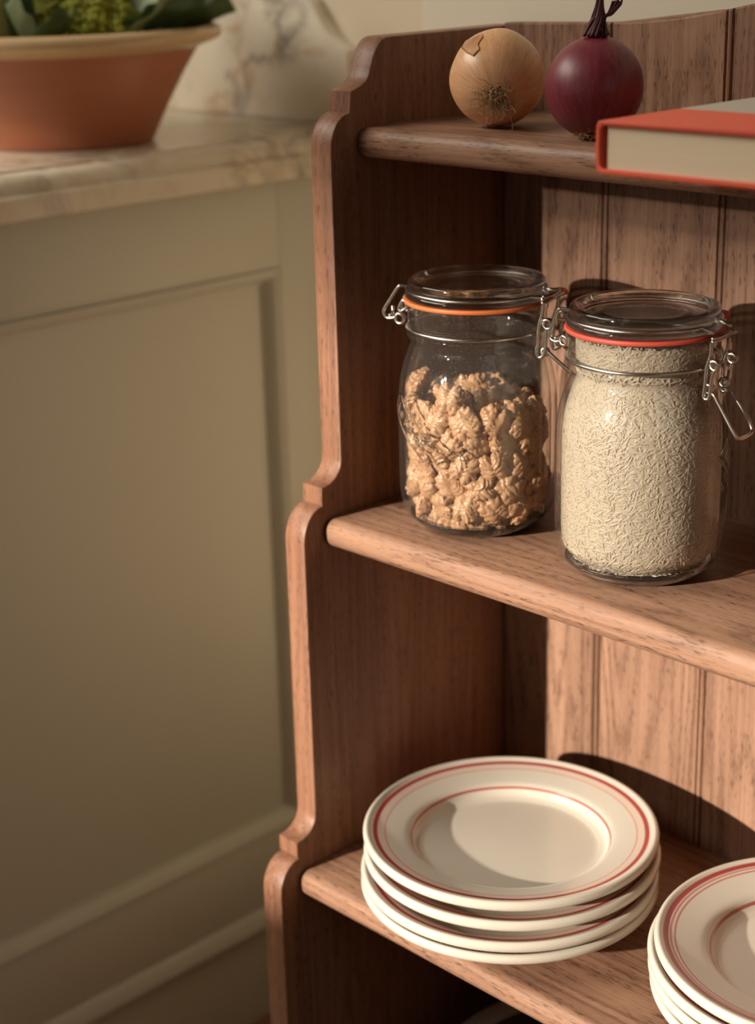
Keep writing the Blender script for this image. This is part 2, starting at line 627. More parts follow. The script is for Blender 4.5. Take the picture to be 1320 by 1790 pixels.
BX, BY = -0.539, -0.008
BOWL = thing('terracotta_bowl', 'wide terracotta bowl with a cream glazed rim holding green vegetables on the marble worktop', 'bowl', (BX, BY, ZC))
h = ZC
outer = [(0.0, h + 0.003), (0.070, h + 0.0028), (0.0765, h), (0.0805, h + 0.001), (0.0825, h + 0.004), (0.0838, h + 0.008), (0.098, h + 0.036), (0.115, h + 0.066), (0.127, h + 0.0845), (0.1285, h + 0.0865)]
inner = [(0.1285, h + 0.0865), (0.121, h + 0.083), (0.108, h + 0.062), (0.090, h + 0.030), (0.076, h + 0.012), (0.0, h + 0.010)]
V, F = lathe(outer + inner[1:], (BX, BY), 128)
mesh_obj('bowl_body', V, F, [terracotta()], BOWL, auto=40)
rim = [(0.1280, h + 0.0840), (0.1330, h + 0.0870), (0.1410, h + 0.0895), (0.1475, h + 0.0925), (0.1500, h + 0.0960), (0.1495, h + 0.1000), (0.1465, h + 0.1030), (0.1410, h + 0.1040), (0.1330, h + 0.1020), (0.1255, h + 0.0950), (0.1225, h + 0.0870), (0.1240, h + 0.0845)]
V, F = lathe(rim, (BX, BY), 128, close=True)
mesh_obj('rim', V, F, [cream_glaze('cream_rim_glaze', (0.60, 0.44, 0.25), (0.50, 0.33, 0.17))], BOWL)


def leaf_mat(name, a, b):
    t = NT(name)
    co = t.obj()
    n = t.noise(co, 40, 4, 0.6)
    return t.bsdf(t.mix(n, a, b), 0.5, t.bump(n, 0.2, 0.001), 0.4)


def curd_mat():
    t = NT('green_curd')
    co = t.obj()
    n = t.noise(co, 90, 3, 0.6)
    c = t.mix(n, (0.33, 0.33, 0.035), (0.20, 0.22, 0.025))
    return t.bsdf(c, 0.6, t.bump(t.noise(co, 400, 2, 0.5), 0.4, 0.001), 0.3)


def blob(V, F, c, r, seg=9, rings=6, jit=0.0, rng=RNG):
    k = len(V)
    c = Vector(c)
    V.append(tuple(c + Vector((0, 0, r))))
    for i in range(1, rings):
        a = math.pi * i / rings
        for j in range(seg):
            b = 2 * math.pi * j / seg
            q = r * (1 + jit * (rng.random() - 0.5))
            V.append(tuple(c + Vector((q * math.sin(a) * math.cos(b), q * math.sin(a) * math.sin(b), q * math.cos(a)))))
    V.append(tuple(c - Vector((0, 0, r))))
    e = len(V) - 1
    for j in range(seg):
        j2 = (j + 1) % seg
        F.append((k, k + 1 + j, k + 1 + j2))
        F.append((e, k + 1 + (rings - 2) * seg + j2, k + 1 + (rings - 2) * seg + j))
        for i in range(rings - 2):
            a0 = k + 1 + i * seg
            F.append((a0 + j, a0 + seg + j, a0 + seg + j2, a0 + j2))


def cauliflower(loc, R, label, seed):
    rng = random.Random(seed)
    root = thing('green_cauliflower', label, 'vegetable', loc)
    V, F = [], []
    blob(V, F, loc, R * 0.86, 24, 16)
    c = Vector(loc)
    n = 62
    for i in range(n):
        z = 1 - i / n * 1.25
        a = i * 2.39996
        s = math.sqrt(max(0, 1 - z * z))
        d = Vector((s * math.cos(a), s * math.sin(a), z))
        fr_ = R * 0.20
        cc = c + d * R * 0.84
        T1 = d.orthogonal().normalized()
        T2 = d.cross(T1)
        for k in range(16):
            zz = 1 - k / 16 * 1.0
            aa = k * 2.39996
            ss = math.sqrt(max(0, 1 - zz * zz))
            dd = d * zz + T1 * (ss * math.cos(aa)) + T2 * (ss * math.sin(aa))
            blob(V, F, cc + dd * fr_ * 0.82, fr_ * rng.uniform(0.26, 0.36), 7, 5, 0.1, rng)
    mesh_obj('curd', V, F, [CURD], root)
    return root


def leaf(parent, base, tip_dir, length, width, curl, mat, twist=0.0, name='leaf'):
    """cupped leaf blade with thickness and a stout midrib"""
    base = Vector(base)
    d = Vector(tip_dir).normalized()
    side = d.cross(Vector((0, 0, 1))).normalized()
    side = Matrix.Rotation(twist, 3, d) @ side
    up = side.cross(d).normalized()
    NU, NV = 14, 9
    top, bot = [], []
    for i in range(NU + 1):
        u = i / NU
        ctr = base + d * (length * u) + up * (curl * length * (u * u) * -1.0)
        w = width * (0.22 + 0.78 * math.sin(math.pi * min(1, u * 0.86 + 0.06)) ** 0.8)
        for j in range(NV):
            v = j / (NV - 1) * 2 - 1
            ruff = 0.05 * width * math.sin(u * 19 + v * 3.1) * v * v
            p = ctr + side * (v * w * 0.5) + up * (0.30 * width * v * v + ruff)
            thick = 0.0012 + 0.0045 * (1 - u) * math.exp(-(v * 5) ** 2)
            top.append(p + up * thick)
            bot.append(p - up * thick)
    V = [tuple(p) for p in top + bot]
    F = []
    n = len(top)
    for i in range(NU):
        for j in range(NV - 1):
            a = i * NV + j
            F.append((a, a + 1, a + NV + 1, a + NV))
            F.append((n + a, n + a + NV, n + a + NV + 1, n + a + 1))
    bd = [j for j in range(NV)] + [i * NV + NV - 1 for i in range(1, NU + 1)] + [NU * NV + j for j in range(NV - 2, -1, -1)] + [i * NV for i in range(NU - 1, 0, -1)]
    for k in range(len(bd)):
        a, b = bd[k], bd[(k + 1) % len(bd)]
        F.append((a, n + a, n + b, b))
    bm = bmesh.new()
    vs = [bm.verts.new(v) for v in V]
    for f in F:
        bm.faces.new([vs[i] for i in f])
    return bm_obj(name, bm, mat, parent, auto=60)


CURD = curd_mat()
LEAF_D = leaf_mat('dark_leaf', (0.055, 0.10, 0.022), (0.03, 0.055, 0.014))
LEAF_P = leaf_mat('grey_green_leaf', (0.20, 0.24, 0.12), (0.13, 0.17, 0.08))
LEAF_S = leaf_mat('pale_leaf_stalk', (0.30, 0.29, 0.10), (0.20, 0.21, 0.065))
c1 = (BX + 0.048, BY - 0.006, ZC + 0.084)
CA = cauliflower(c1, 0.066, 'green cauliflower head with dark leaves in the terracotta bowl', 3)


# ------------------------------------------------------------------ onions
def onion_mat(name, a, b, line, rough=0.32, top=None, blotch=None, coat=0.15):
    t = NT(name)
    co = t.obj()
    s = t.sep(co)
    xy = t.comb(s[0], s[1], 0.0)
    d = t.vmath('NORMALIZE', xy)
    sp = t.comb(t.math('MULTIPLY', t.sep(d)[0], 1.0), t.math('MULTIPLY', t.sep(d)[1], 1.0), t.math('MULTIPLY', s[2], 5.0))
    n = t.noise(sp, 9.0, 5, 0.62)
    fine = t.noise(sp, 34.0, 3, 0.6)
    big = t.noise(co, 45.0, 3, 0.55)
    c = t.mix(t.ramp(n, [(0.32, 0.0), (0.68, 1.0)]), a, b)
    c = t.mix(t.math('MULTIPLY', t.ramp(fine, [(0.56, 0.0), (0.72, 1.0)]), 0.55), c, line)
    if blotch is not None:
        c = t.mix(t.math('MULTIPLY', t.ramp(big, [(0.5, 0.0), (0.7, 1.0)]), 0.65), c, blotch)
        spots = t.ramp(t.noise(co, 260.0, 3, 0.7), [(0.66, 0.0), (0.74, 1.0)])
        reg = t.ramp(t.noise(co, 60.0, 2, 0.5), [(0.52, 0.0), (0.62, 1.0)])
        c = t.mix(t.math('MULTIPLY', t.math('MULTIPLY', spots, reg), 0.6), c, (0.20, 0.09, 0.04))
    return t.bsdf(c, rough, t.bump(fine, 0.12, 0.0005), 0.5, **{'Coat Weight': coat, 'Coat Roughness': 0.3})


ROOT_M = leaf_mat('dry_onion_root', (0.60, 0.43, 0.24), (0.30, 0.18, 0.08))


def onion_profile(R, neck=0.0):
    pts = [(0.0, -0.945 * R), (0.10 * R, -0.95 * R), (0.2 * R, -0.945 * R)]
    for k in range(1, 32):
        a = -math.pi / 2 + 0.21 + (math.pi - 0.42) * k / 31
        pts.append((R * math.cos(a), 0.965 * R * math.sin(a)))
    return pts


def onion(name, label, centre, R, axis, mat, seed, tall=1.0):
    rng = random.Random(seed)
    ax = Vector(axis).normalized()
    q = Vector((0, 0, 1)).rotation_difference(ax)
    root = thing(name, label, 'onion', (centre[0], centre[1], centre[2]))
    prof = onion_profile(R)
    prof += [(0.13 * R, 0.985 * R), (0.09 * R, 1.03 * R), (0.0, 1.04 * R)]
    V, F = lathe(prof, (0, 0), 72)
    V2 = []
    for v in V:
        p = Vector(v)
        ang = math.atan2(p.y, p.x)
        k = 1 + 0.012 * math.sin(3 * ang + seed) + 0.006 * math.sin(7 * ang) + 0.010 * noise.noise(p * 40 + Vector((seed, 0, 0)))
        V2.append(tuple(Vector((p.x * k, p.y * k, p.z * tall))))
    o = mesh_obj('bulb', V2, F, [mat], None)
    o.parent = root
    o.rotation_mode = 'QUATERNION'
    o.rotation_quaternion = q
    return root, q, rng


def roots_part(root, q, R, rng, n, spread, length, mat, droop=0.0):
    V, F = [], []
    c = Vector((0, 0, -0.945 * R))
    dn = q.inverted() @ Vector((0, 0, -1))
    for i in range(n):
        a = rng.uniform(0, 2 * math.pi)
        rr = spread * math.sqrt(rng.random())
        p = c + Vector((rr * math.cos(a), rr * math.sin(a), 0.0015))
        d = Vector((math.cos(a) * rng.uniform(0.1, 1.3), math.sin(a) * rng.uniform(0.1, 1.3), -1)).normalized()
        pts = [p]
        L = length * rng.uniform(0.5, 1.2)
        for k in range(9):
            d = (d + Vector((rng.uniform(-1, 1), rng.uniform(-1, 1), rng.uniform(-0.8, 0.9))) * 0.95 + dn * droop).normalized()
            pts.append(pts[-1] + d * L / 9)
        for k, pp in enumerate(pts):
            lim = 0.958 * R + 0.0003
            if pp.length < lim:
                pts[k] = pp.normalized() * lim
        sp = spline(pts, 3)
        tube(sp, [0.00033 * (1 - 0.6 * k / len(sp)) for k in range(len(sp))], 5, V=V, F=F)
    o = mesh_obj('roots', V, F, [mat], None)
    o.parent = root
    o.rotation_mode = 'QUATERNION'
    o.rotation_quaternion = q
    return o


YEL = onion_mat('yellow_onion_skin', (0.84, 0.50, 0.285), (0.72, 0.37, 0.175), (0.34, 0.13, 0.04), 0.36, blotch=(0.82, 0.55, 0.30))
RED = onion_mat('red_onion_skin', (0.21, 0.024, 0.042), (0.135, 0.013, 0.026), (0.34, 0.085, 0.11), 0.42, coat=0.05)

yc = Vector((0.0787, -0.0953, 0.265 + 0.0313))
tc = (CAM - yc).normalized()
root_dir = (tc + Vector((0, 0, -0.36)) + _r * -0.02).normalized()
YO, yq, rg = onion('yellow_onion', 'round golden brown onion with its root tuft facing out, on the top shelf', yc, 0.0308, -root_dir, YEL, 4)
V, F = lathe([(0.0, -0.9485 * 0.0308), (0.0035, -0.9495 * 0.0308), (0.0055, -0.951 * 0.0308), (0.006, -0.936 * 0.0308), (0.0, -0.90 * 0.0308)], (0, 0), 24)
o = mesh_obj('root_plate', V, F, [leaf_mat('dark_root_plate', (0.10, 0.05, 0.025), (0.05, 0.025, 0.012))], None)
o.parent = YO
o.rotation_mode = 'QUATERNION'
o.rotation_quaternion = yq
roots_part(YO, yq, 0.0308, rg, 95, 0.0048, 0.021, ROOT_M, 0.2)


def skin_flap(root, R, c_dir, pts2d, lift, mat):
    """torn piece of papery skin standing off the bulb; pts2d outline in the tangent plane (metres)"""
    d = Vector(c_dir).normalized()
    t1 = (_r - d * d.dot(_r)).normalized()
    t2 = d.cross(t1)
    if t2.z < 0:
        t2 = -t2
    n = 40
    out = [Vector((p[0], p[1], 0)) for p in pts2d]
    ctr = sum(out, Vector()) / len(out)
    V, F = [], []
    rings = 5
    for k in range(rings + 1):
        for p in out:
            q = ctr.lerp(p, k / rings)
            w = d * R + t1 * q.x + t2 * q.y
            rr = R * 1.004 + lift * (k / rings) ** 2 * (0.3 + 0.7 * smoothstep(0, 0.012, q.y - ctr.y))
            V.append(tuple(w.normalized() * rr))
    m = len(out)
    for k in range(rings):
        for j in range(m):
            j2 = (j + 1) % m
            F.append((k * m + j, k * m + j2, (k + 1) * m + j2, (k + 1) * m + j))
    N = len(V)
    V += [tuple(Vector(v).normalized() * (Vector(v).length - 0.00035)) for v in V]
    F += [tuple(N + i for i in f[::-1]) for f in F]
    b = rings * m
    for j in range(m):
        j2 = (j + 1) % m
        F.append((b + j, N + b + j, N + b + j2, b + j2))
    o = mesh_obj('skin_flap', V, F, [mat], None)
    o.parent = root
    return o


FLAP_M = onion_mat('torn_onion_skin', (0.58, 0.30, 0.12), (0.42, 0.17, 0.06), (0.30, 0.11, 0.04), 0.4, blotch=(0.5, 0.27, 0.11))
skin_flap(YO, 0.0310, tc * 0.55 - _r * 0.42 + _u * 0.62, [(-0.010, 0.004), (-0.006, 0.008), (0.0, 0.0065), (0.006, 0.007), (0.007, 0.002), (0.003, -0.004), (0.0035, -0.009), (-0.002, -0.012), (-0.006, -0.006)], 0.0009, FLAP_M)

rc = Vector((0.1700, -0.1092, 0.265 + 0.0305))
tc2 = (CAM - rc).normalized()
RO, rq, rg = onion('red_onion', 'deep purple red onion with a dried stalk, between the yellow onion and the red book', rc, 0.0297, Vector((0, 0, 1)) + _r * 0.08 - tc2 * 0.34, RED, 9, 1.06)
STALK_M = leaf_mat('dried_red_stalk', (0.10, 0.018, 0.024), (0.045, 0.008, 0.012))
roots_part(RO, rq, 0.0312, rg, 46, 0.0085, 0.013, ROOT_M)
# dried stalk: fused fibres that split into two twisted ends
V, F = [], []
srng = random.Random(5)
zt = 0.0312
for i in range(46):
    a = srng.uniform(0, 2 * math.pi)
    r0 = 0.0085 * math.sqrt(srng.random())
    br = srng.random()
    r1 = r0 * 0.52
    end = Vector((0.003, 0.001, 0.030)) if br < 0.55 else Vector((0.0125, 0.004, 0.0185))
    b = Vector((r0 * math.cos(a), r0 * math.sin(a), zt * 0.965))
    mid = Vector((r1 * math.cos(a + 0.5), r1 * math.sin(a + 0.5), zt + 0.009)) + _r * 0.001
    e1 = Vector((0, 0, zt)) + (_r * end.x + Vector((0, 0, end.z))) * 0.62 + Vector((math.cos(a + 1), math.sin(a + 1), 0)) * r1 * 0.45
    e2 = Vector((0, 0, zt)) + (_r * end.x + Vector((0, 0, end.z * srng.uniform(0.9, 1.05)))) + Vector((math.cos(a + 1.6), math.sin(a + 1.6), srng.uniform(-0.4, 0.6))) * r1 * 0.8
    sp = spline([b, mid, e1, e2], 6)
    tube(sp, [0.00085 - 0.0003 * k / len(sp) for k in range(len(sp))], 6, V=V, F=F)
o = mesh_obj('stalk', V, F, [STALK_M], None)
o.parent = RO


# ------------------------------------------------------------------ red book
def cloth_red():
    t = NT('red_book_cover')
    co = t.obj()
    n = t.noise(co, 900, 2, 0.5)
    return t.bsdf(t.mix(n, (0.78, 0.115, 0.06), (0.70, 0.095, 0.05)), 0.5, t.bump(n, 0.1, 0.0003), 0.4)


def pages_mat():
    t = NT('page_block')
    co = t.obj()
    n = t.noise(t.vmath('MULTIPLY', co, (3, 3, 2600)), 1.0, 2, 0.5)
    return t.bsdf(t.mix(n, (0.82, 0.68, 0.50), (0.72, 0.58, 0.41)), 0.8, t.bump(n, 0.3, 0.0003), 0.2)


BKX, BKY0, BKY1, BKW, BKZ, BKH = 0.2655, -0.2285, -0.012, 0.185, 0.2651, 0.0275
BOOK = thing('hardback_book', 'thick red hardback book lying flat on the top shelf, page edges facing out', 'book', (BKX + BKW / 2, (BKY0 + BKY1) / 2, BKZ))
ct = 0.0026
poly = [(BKX + BKW, BKZ), (BKX + 0.003, BKZ), (BKX + 0.0008, BKZ + 0.0008), (BKX, BKZ + 0.003), (BKX - 0.0006, BKZ + BKH / 2), (BKX, BKZ + BKH - 0.003), (BKX + 0.0008, BKZ + BKH - 0.0008), (BKX + 0.003, BKZ + BKH), (BKX + BKW, BKZ + BKH),
        (BKX + BKW, BKZ + BKH - ct), (BKX + 0.0045, BKZ + BKH - ct), (BKX + 0.0027, BKZ + BKH - 0.0045), (BKX + 0.0022, BKZ + BKH / 2), (BKX + 0.0027, BKZ + 0.0045), (BKX + 0.0045, BKZ + ct), (BKX + BKW, BKZ + ct)]
bm_obj('cover', prism_bm(poly, 'y', BKY0, BKY1, 0.0006, 2), cloth_red(), BOOK, auto=40)
bm = box_bm(BKX + 0.0062, BKX + BKW - 0.004, BKY0 + 0.0022, BKY1 - 0.003, BKZ + ct - 0.0001, BKZ + BKH - ct + 0.0001)
bm_obj('page_block', bm, pages_mat(), BOOK)


def cover_print():
    t = NT('grey_cover_print')
    co = t.obj()
    n = t.noise(co, 28, 3, 0.5)
    s = t.sep(co)
    # soft dark picture shape printed away from the spine
    dx = t.math('MULTIPLY', t.math('SUBTRACT', s[0], 0.012), 28.0)
    dy = t.math('MULTIPLY', t.math('SUBTRACT', s[1], 0.005), 22.0)
    d = t.math('ADD', t.math('MULTIPLY', dx, dx), t.math('MULTIPLY', dy, dy))
    d = t.math('ADD', d, t.math('MULTIPLY', n, 0.8))
    k = t.ramp(d, [(0.5, 1.0), (1.0, 0.0)])
    c = t.mix(k, (0.56, 0.52, 0.43), (0.14, 0.13, 0.11))
    return t.bsdf(c, 0.45)


V = [(BKX + 0.004, BKY0 + 0.0685), (BKX + BKW - 0.001, BKY0 + 0.0685), (BKX + BKW - 0.001, BKY1 - 0.001), (BKX + 0.004, BKY1 - 0.001)]
zt_ = BKZ + BKH
bm_obj('cover_panel', box_bm(V[0][0], V[1][0], V[0][1], V[2][1], zt_ - 0.0002, zt_ + 0.0002), cover_print(), BOOK)
# two short dark printed words on the red strip
INK = paint('dark_print', (0.10, 0.03, 0.025), 0.6)
bmk = bmesh.new()
for (a, b) in ((0.066, 0.078), (0.080, 0.0945)):
    x = BKX + a
    while x < BKX + b:
        wv = RNG.uniform(0.0009, 0.0019)
        box_bm(x, x + wv, BKY0 + 0.052, BKY0 + 0.052 + RNG.choice((0.0022, 0.0034)), zt_ - 0.0001, zt_ + 0.00012, bm=bmk)
        x += wv + 0.0006
bm_obj('cover_print', bmk, INK, BOOK)


# ------------------------------------------------------------------ glass jars
def thin_glass():
    t = NT('clear_jar_glass')
    lw = t.n('ShaderNodeLayerWeight')
    lw.inputs['Blend'].default_value = 0.5
    f = lw.outputs['Facing']
    p5 = t.math('POWER', f, 5.0)
    fr = t.math('ADD', 0.035, t.math('MULTIPLY', p5, 0.80))
    tr = t.n('ShaderNodeBsdfTransparent')
    c = t.mix(t.math('POWER', f, 6.0), (0.985, 0.985, 0.975), (0.62, 0.68, 0.62))
    t.l(c, tr.inputs[0])
    gl = t.n('ShaderNodeBsdfGlossy')
    gl.inputs['Roughness'].default_value = 0.03
    gl.inputs['Color'].default_value = (1, 1, 1, 1)
    co = t.obj()
    n = t.noise(t.vmath('MULTIPLY', co, (60, 60, 25)), 1.0, 2, 0.5)
    t.l(t.bump(n, 0.12, 0.0008), gl.inputs['Normal'])
    mx = t.n('ShaderNodeMixShader')
    t.l(fr, mx.inputs[0])
    t.l(tr.outputs[0], mx.inputs[1])
    t.l(gl.outputs[0], mx.inputs[2])
    df = t.n('ShaderNodeBsdfDiffuse')
    df.inputs[0].default_value = (0.7, 0.66, 0.6, 1)
    veil_dust = t.math('ADD', 0.015, t.math('MULTIPLY', t.ramp(t.noise(co, 900, 2, 0.5), [(0.66, 0.0), (0.72, 1.0)]), 0.10))  # even veil paints in reflection haze and dust film, noise adds dust specks
    m3 = t.n('ShaderNodeMixShader')
    t.l(veil_dust, m3.inputs[0])
    t.l(mx.outputs[0], m3.inputs[1])
    t.l(df.outputs[0], m3.inputs[2])
    t.l(m3.outputs[0], t.out.inputs[0])
    return t.m


def thick_glass():
    t = NT('thick_moulded_glass')
    co = t.obj()
    n = t.noise(co, 140, 2, 0.5)
    return t.bsdf((0.93, 0.96, 0.93), 0.02, t.bump(n, 0.10, 0.0006), 0.5, **{'Transmission Weight': 1.0, 'IOR': 1.5})


def rubber(name, col):
    t = NT(name)
    co = t.obj()
    n = t.noise(co, 120, 3, 0.5)
    return t.bsdf(t.mix(n, col, tuple(x * 0.85 for x in col)), 0.5, None, 0.4)


def steel():
    t = NT('steel_wire')
    co = t.obj()
    n = t.noise(co, 300, 3, 0.6)
    c = t.mix(n, (0.62, 0.58, 0.52), (0.46, 0.42, 0.37))
    return t.bsdf(c, 0.27, None, 0.5, Metallic=1.0)


def lid_glass():
    t = NT('pressed_lid_glass')
    lw = t.n('ShaderNodeLayerWeight')
    lw.inputs['Blend'].default_value = 0.5
    f = lw.outputs['Facing']
    tr = t.n('ShaderNodeBsdfTransparent')
    tr.inputs[0].default_value = (0.96, 0.97, 0.955, 1)
    gl = t.n('ShaderNodeBsdfGlossy')
    gl.inputs['Roughness'].default_value = 0.05
    mx = t.n('ShaderNodeMixShader')
    t.l(t.math('ADD', 0.05, t.math('MULTIPLY', t.math('POWER', f, 4.0), 0.8)), mx.inputs[0])
    t.l(tr.outputs[0], mx.inputs[1])
    t.l(gl.outputs[0], mx.inputs[2])
    p = t.n('ShaderNodeBsdfPrincipled')
    p.inputs['Base Color'].default_value = (0.95, 0.97, 0.95, 1)
    p.inputs['Roughness'].default_value = 0.03
    p.inputs['Transmission Weight'].default_value = 1.0
    p.inputs['IOR'].default_value = 1.5
    t.l(t.bump(t.noise(t.obj(), 110, 2, 0.5), 0.12, 0.0008), p.inputs['Normal'])
    m2 = t.n('ShaderNodeMixShader')
    m2.inputs[0].default_value = 0.70
    t.l(mx.outputs[0], m2.inputs[1])
    t.l(p.outputs[0], m2.inputs[2])
    t.l(m2.outputs[0], t.out.inputs[0])
    return t.m


GLASS, TGLASS, STEEL, LGLASS = thin_glass(), thick_glass(), steel(), lid_glass()
OUT = [(0.0370, 0.0012), (0.0425, 0.0040), (0.0492, 0.0105), (0.0522, 0.0175), (0.0535, 0.0270), (0.0537, 0.0400), (0.0537, 0.0820), (0.0531, 0.0950), (0.0515, 0.1060), (0.0487, 0.1160), (0.0461, 0.1230),
       (0.0446, 0.1275), (0.0448, 0.1300), (0.0463, 0.1320), (0.0470, 0.1345), (0.0462, 0.1370), (0.0455, 0.1385), (0.0458, 0.1410), (0.0464, 0.1440), (0.0463, 0.1475), (0.0468, 0.1500), (0.0476, 0.1520), (0.0474, 0.1545)]


def smooth_profile(P, n=4):
    return [(p.x, p.y) for p in spline([Vector((r, z, 0)) for r, z in P], n)]


OUTS = smooth_profile(OUT)


def out_r(z):
    zs = [p[1] for p in OUTS]
    return float(np.interp(z, zs, [p[0] for p in OUTS]))


def in_r(z):
    if z < 0.0075: return 0.0
    base = out_r(z) - 0.0040
    if z > 0.128:
        base = min(base, 0.0418)
    k = smoothstep(0.0070, 0.020, z)
    return base * (0.90 + 0.10 * k)


class Jar:
    def __init__(self, name, label, c, zb, phi_deg, off, seal_col, seal_name, group, tab=None):
        self.c = c
        self.zb = zb
        self.root = thing(name, label, 'jar', (c[0], c[1], zb), group)
        hh = Vector((CAM.x - c[0], CAM.y - c[1], 0)).normalized()
        rt = Vector((0, 0, 1)).cross(hh)
        ph = math.radians(phi_deg)
        self.er = rt * math.cos(ph) + hh * math.sin(ph)
        self.et = -rt * math.sin(ph) + hh * math.cos(ph)
        self.hh, self.rt, self.off = hh, rt, off
        P = self.root
        Z = lambda prof: [(r, z + zb) for r, z in prof]
        inner = [(in_r(z), z) for z in [0.154, 0.150, 0.145, 0.140, 0.135, 0.130, 0.126, 0.122, 0.117, 0.110, 0.103, 0.095, 0.085, 0.07, 0.05, 0.03, 0.022, 0.017, 0.013, 0.0105]]
        V, F = lathe(Z(OUTS + [(0.0455, 0.1552)] + inner), c, 128)
        mesh_obj('jar_body', V, F, [GLASS], P)
        base = [(0.0, 0.0032), (0.020, 0.0030), (0.0290, 0.0018), (0.0315, 0.0003), (0.0350, 0.0), (0.0368, 0.0010), (0.0421, 0.0037), (0.0470, 0.0081), (0.0462, 0.0094), (0.0440, 0.0086), (0.036, 0.0076), (0.020, 0.0072), (0.0, 0.0072)]
        V, F = lathe(Z(base), c, 128)
        mesh_obj('jar_base', V, F, [TGLASS], P)
        s0 = [(0.0435, 0.1556), (0.0478, 0.1552), (0.0486, 0.1558), (0.0487, 0.1572), (0.0482, 0.1580), (0.0435, 0.1582)]
        V, F = lathe(Z(s0), c, 128, close=True)
        rub = rubber(seal_name, seal_col)
        sl = mesh_obj('rubber_seal', V, F, [rub], P, auto=50)
        if tab is not None:
            a = math.radians(tab)
            d = rt * math.cos(a) + hh * math.sin(a)
            e = Vector((0, 0, 1)).cross(d)
            ctr = Vector((c[0], c[1], zb + 0.1568))
            ol = []
            for (rr, w) in ((0.0475, 0.0095), (0.052, 0.0085), (0.0575, 0.0080), (0.0605, 0.0055), (0.0612, 0.0)):
                ol.append((rr, w))
            pts = [(r_, w_) for r_, w_ in ol] + [(r_, -w_) for r_, w_ in ol[-2::-1]]
            bm = bmesh.new()
            A = [bm.verts.new(ctr + d * p[0] + e * p[1] + Vector((0, 0, 0.0012 + (p[0] - 0.0475) * 0.10))) for p in pts]
            B = [bm.verts.new(v.co - Vector((0, 0, 0.0024))) for v in A]
            bm.faces.new(A); bm.faces.new(B[::-1])
            for i in range(len(A)):
                j = (i + 1) % len(A)
                bm.faces.new((A[i], A[j], B[j], B[i]))
            bm_obj('pull_tab', bm, rub, sl, auto=30)
        lid = [(0.0, 0.1560), (0.0380, 0.1560), (0.0405, 0.1560), (0.0415, 0.1584), (0.0468, 0.1586), (0.0476, 0.1596), (0.0474, 0.1612), (0.0462, 0.1624), (0.0449, 0.1632), (0.0447, 0.1645), (0.0453, 0.1658), (0.0458, 0.1675), (0.0456, 0.1694), (0.0445, 0.1706), (0.0425, 0.1708), (0.0405, 0.1702), (0.0392, 0.1685), (0.0380, 0.1664), (0.0355, 0.1652), (0.0280, 0.1656), (0.0265, 0.1664), (0.0250, 0.1662), (0.0180, 0.1660), (0.0, 0.1662)]
        V, F = lathe(Z(lid), c, 128)
        mesh_obj('lid', V, F, [LGLASS], P)
        self.V, self.F = [], []

    def pt(self, r, z, t):
        return Vector((self.c[0], self.c[1], self.zb)) + self.er * r + self.et * t + Vector((0, 0, z))

    def wire(self, pts, t, rad=0.00125, n=5, smooth=True):
        P = [self.pt(p[0], p[1], p[2] if len(p) > 2 else t) for p in pts]
        tube(spline(P, n) if smooth else P, rad, 8, V=self.V, F=self.F)

    def ring(self, r, z, a0=0, a1=360, rad=0.00125, n=96):
        P = []
        full = abs(a1 - a0 - 360) < 1e-6
        for i in range(n if full else n + 1):
            a = math.radians(a0 + (a1 - a0) * i / n)
            P.append(Vector((self.c[0], self.c[1], self.zb)) + self.er * (r * math.cos(a)) + self.et * (r * math.sin(a)) + Vector((0, 0, z)))
        tube(P, rad, 8, closed=full, V=self.V, F=self.F)

    def coil(self, r, z, t, R=0.0030, turns=1.6, pitch=0.0018, rad=0.00115):
        P = []
        n = int(26 * turns)
        for i in range(n + 1):
            a = 2 * math.pi * turns * i / n
            P.append(self.pt(r + R * math.cos(a), z + R * math.sin(a), t + pitch * (i / n - 0.5) * turns))
        tube(P, rad, 8, V=self.V, F=self.F)

    def done(self, name):
        mesh_obj(name, self.V, self.F, [STEEL], self.root)
        self.V, self.F = [], []


def lid_wire(J, r_h, z_h, r_l, z_l, off):
    """wire that grips the lid groove and runs out to the hinge and the latch on both sides"""
    a_h = math.degrees(math.asin(off / 0.0462))
    for sgn in (1, -1):
        arc = []
        for i in range(33):
            a = math.radians(180 - a_h * 1.0 - (180 - 2 * a_h) * i / 32)
            arc.append((0.0462 * math.cos(a), 0.1632, 0.0462 * math.sin(a) * sgn))
        J.wire([(r_h, z_h, off * sgn)] + arc + [(r_l, z_l, off * sgn)], 0, smooth=False)


# --- walnut jar
WJ = Jar('clip_top_jar', 'half full clear glass clip-top jar of walnuts with an orange seal, on the middle shelf', (0.0828, -0.1206), 0.0002, 25, 0.013, (0.78, 0.20, 0.055), 'orange_rubber', 'clip-top jars on the middle shelf', tab=-12)
lid_wire(WJ, -0.0507, 0.1636, 0.0524, 0.1630, 0.013)
for sg in (1, -1):
    o_ = 0.013 * sg
    WJ.wire([(-0.0500, 0.1636), (-0.0525, 0.1620), (-0.0577, 0.1545), (-0.0630, 0.1466), (-0.0633, 0.1438), (-0.0612, 0.1410), (-0.0570, 0.1410), (-0.0545, 0.1418)], o_)
    WJ.wire([(-0.0562, 0.1496), (-0.0563, 0.1430)], o_)
    WJ.coil(-0.0512, 0.1412, o_, 0.0034, 1.3)
    WJ.wire([(-0.0511, 0.1457), (-0.0528, 0.1477), (-0.0494, 0.1534), (-0.0472, 0.1504), (-0.0476, 0.1480), (-0.0511, 0.1457)], o_ * 0.85)
WJ.wire([(-0.0591, 0.1425, 0.013), (-0.0591, 0.1425, -0.013)], 0)
WJ.done('bail_wire')
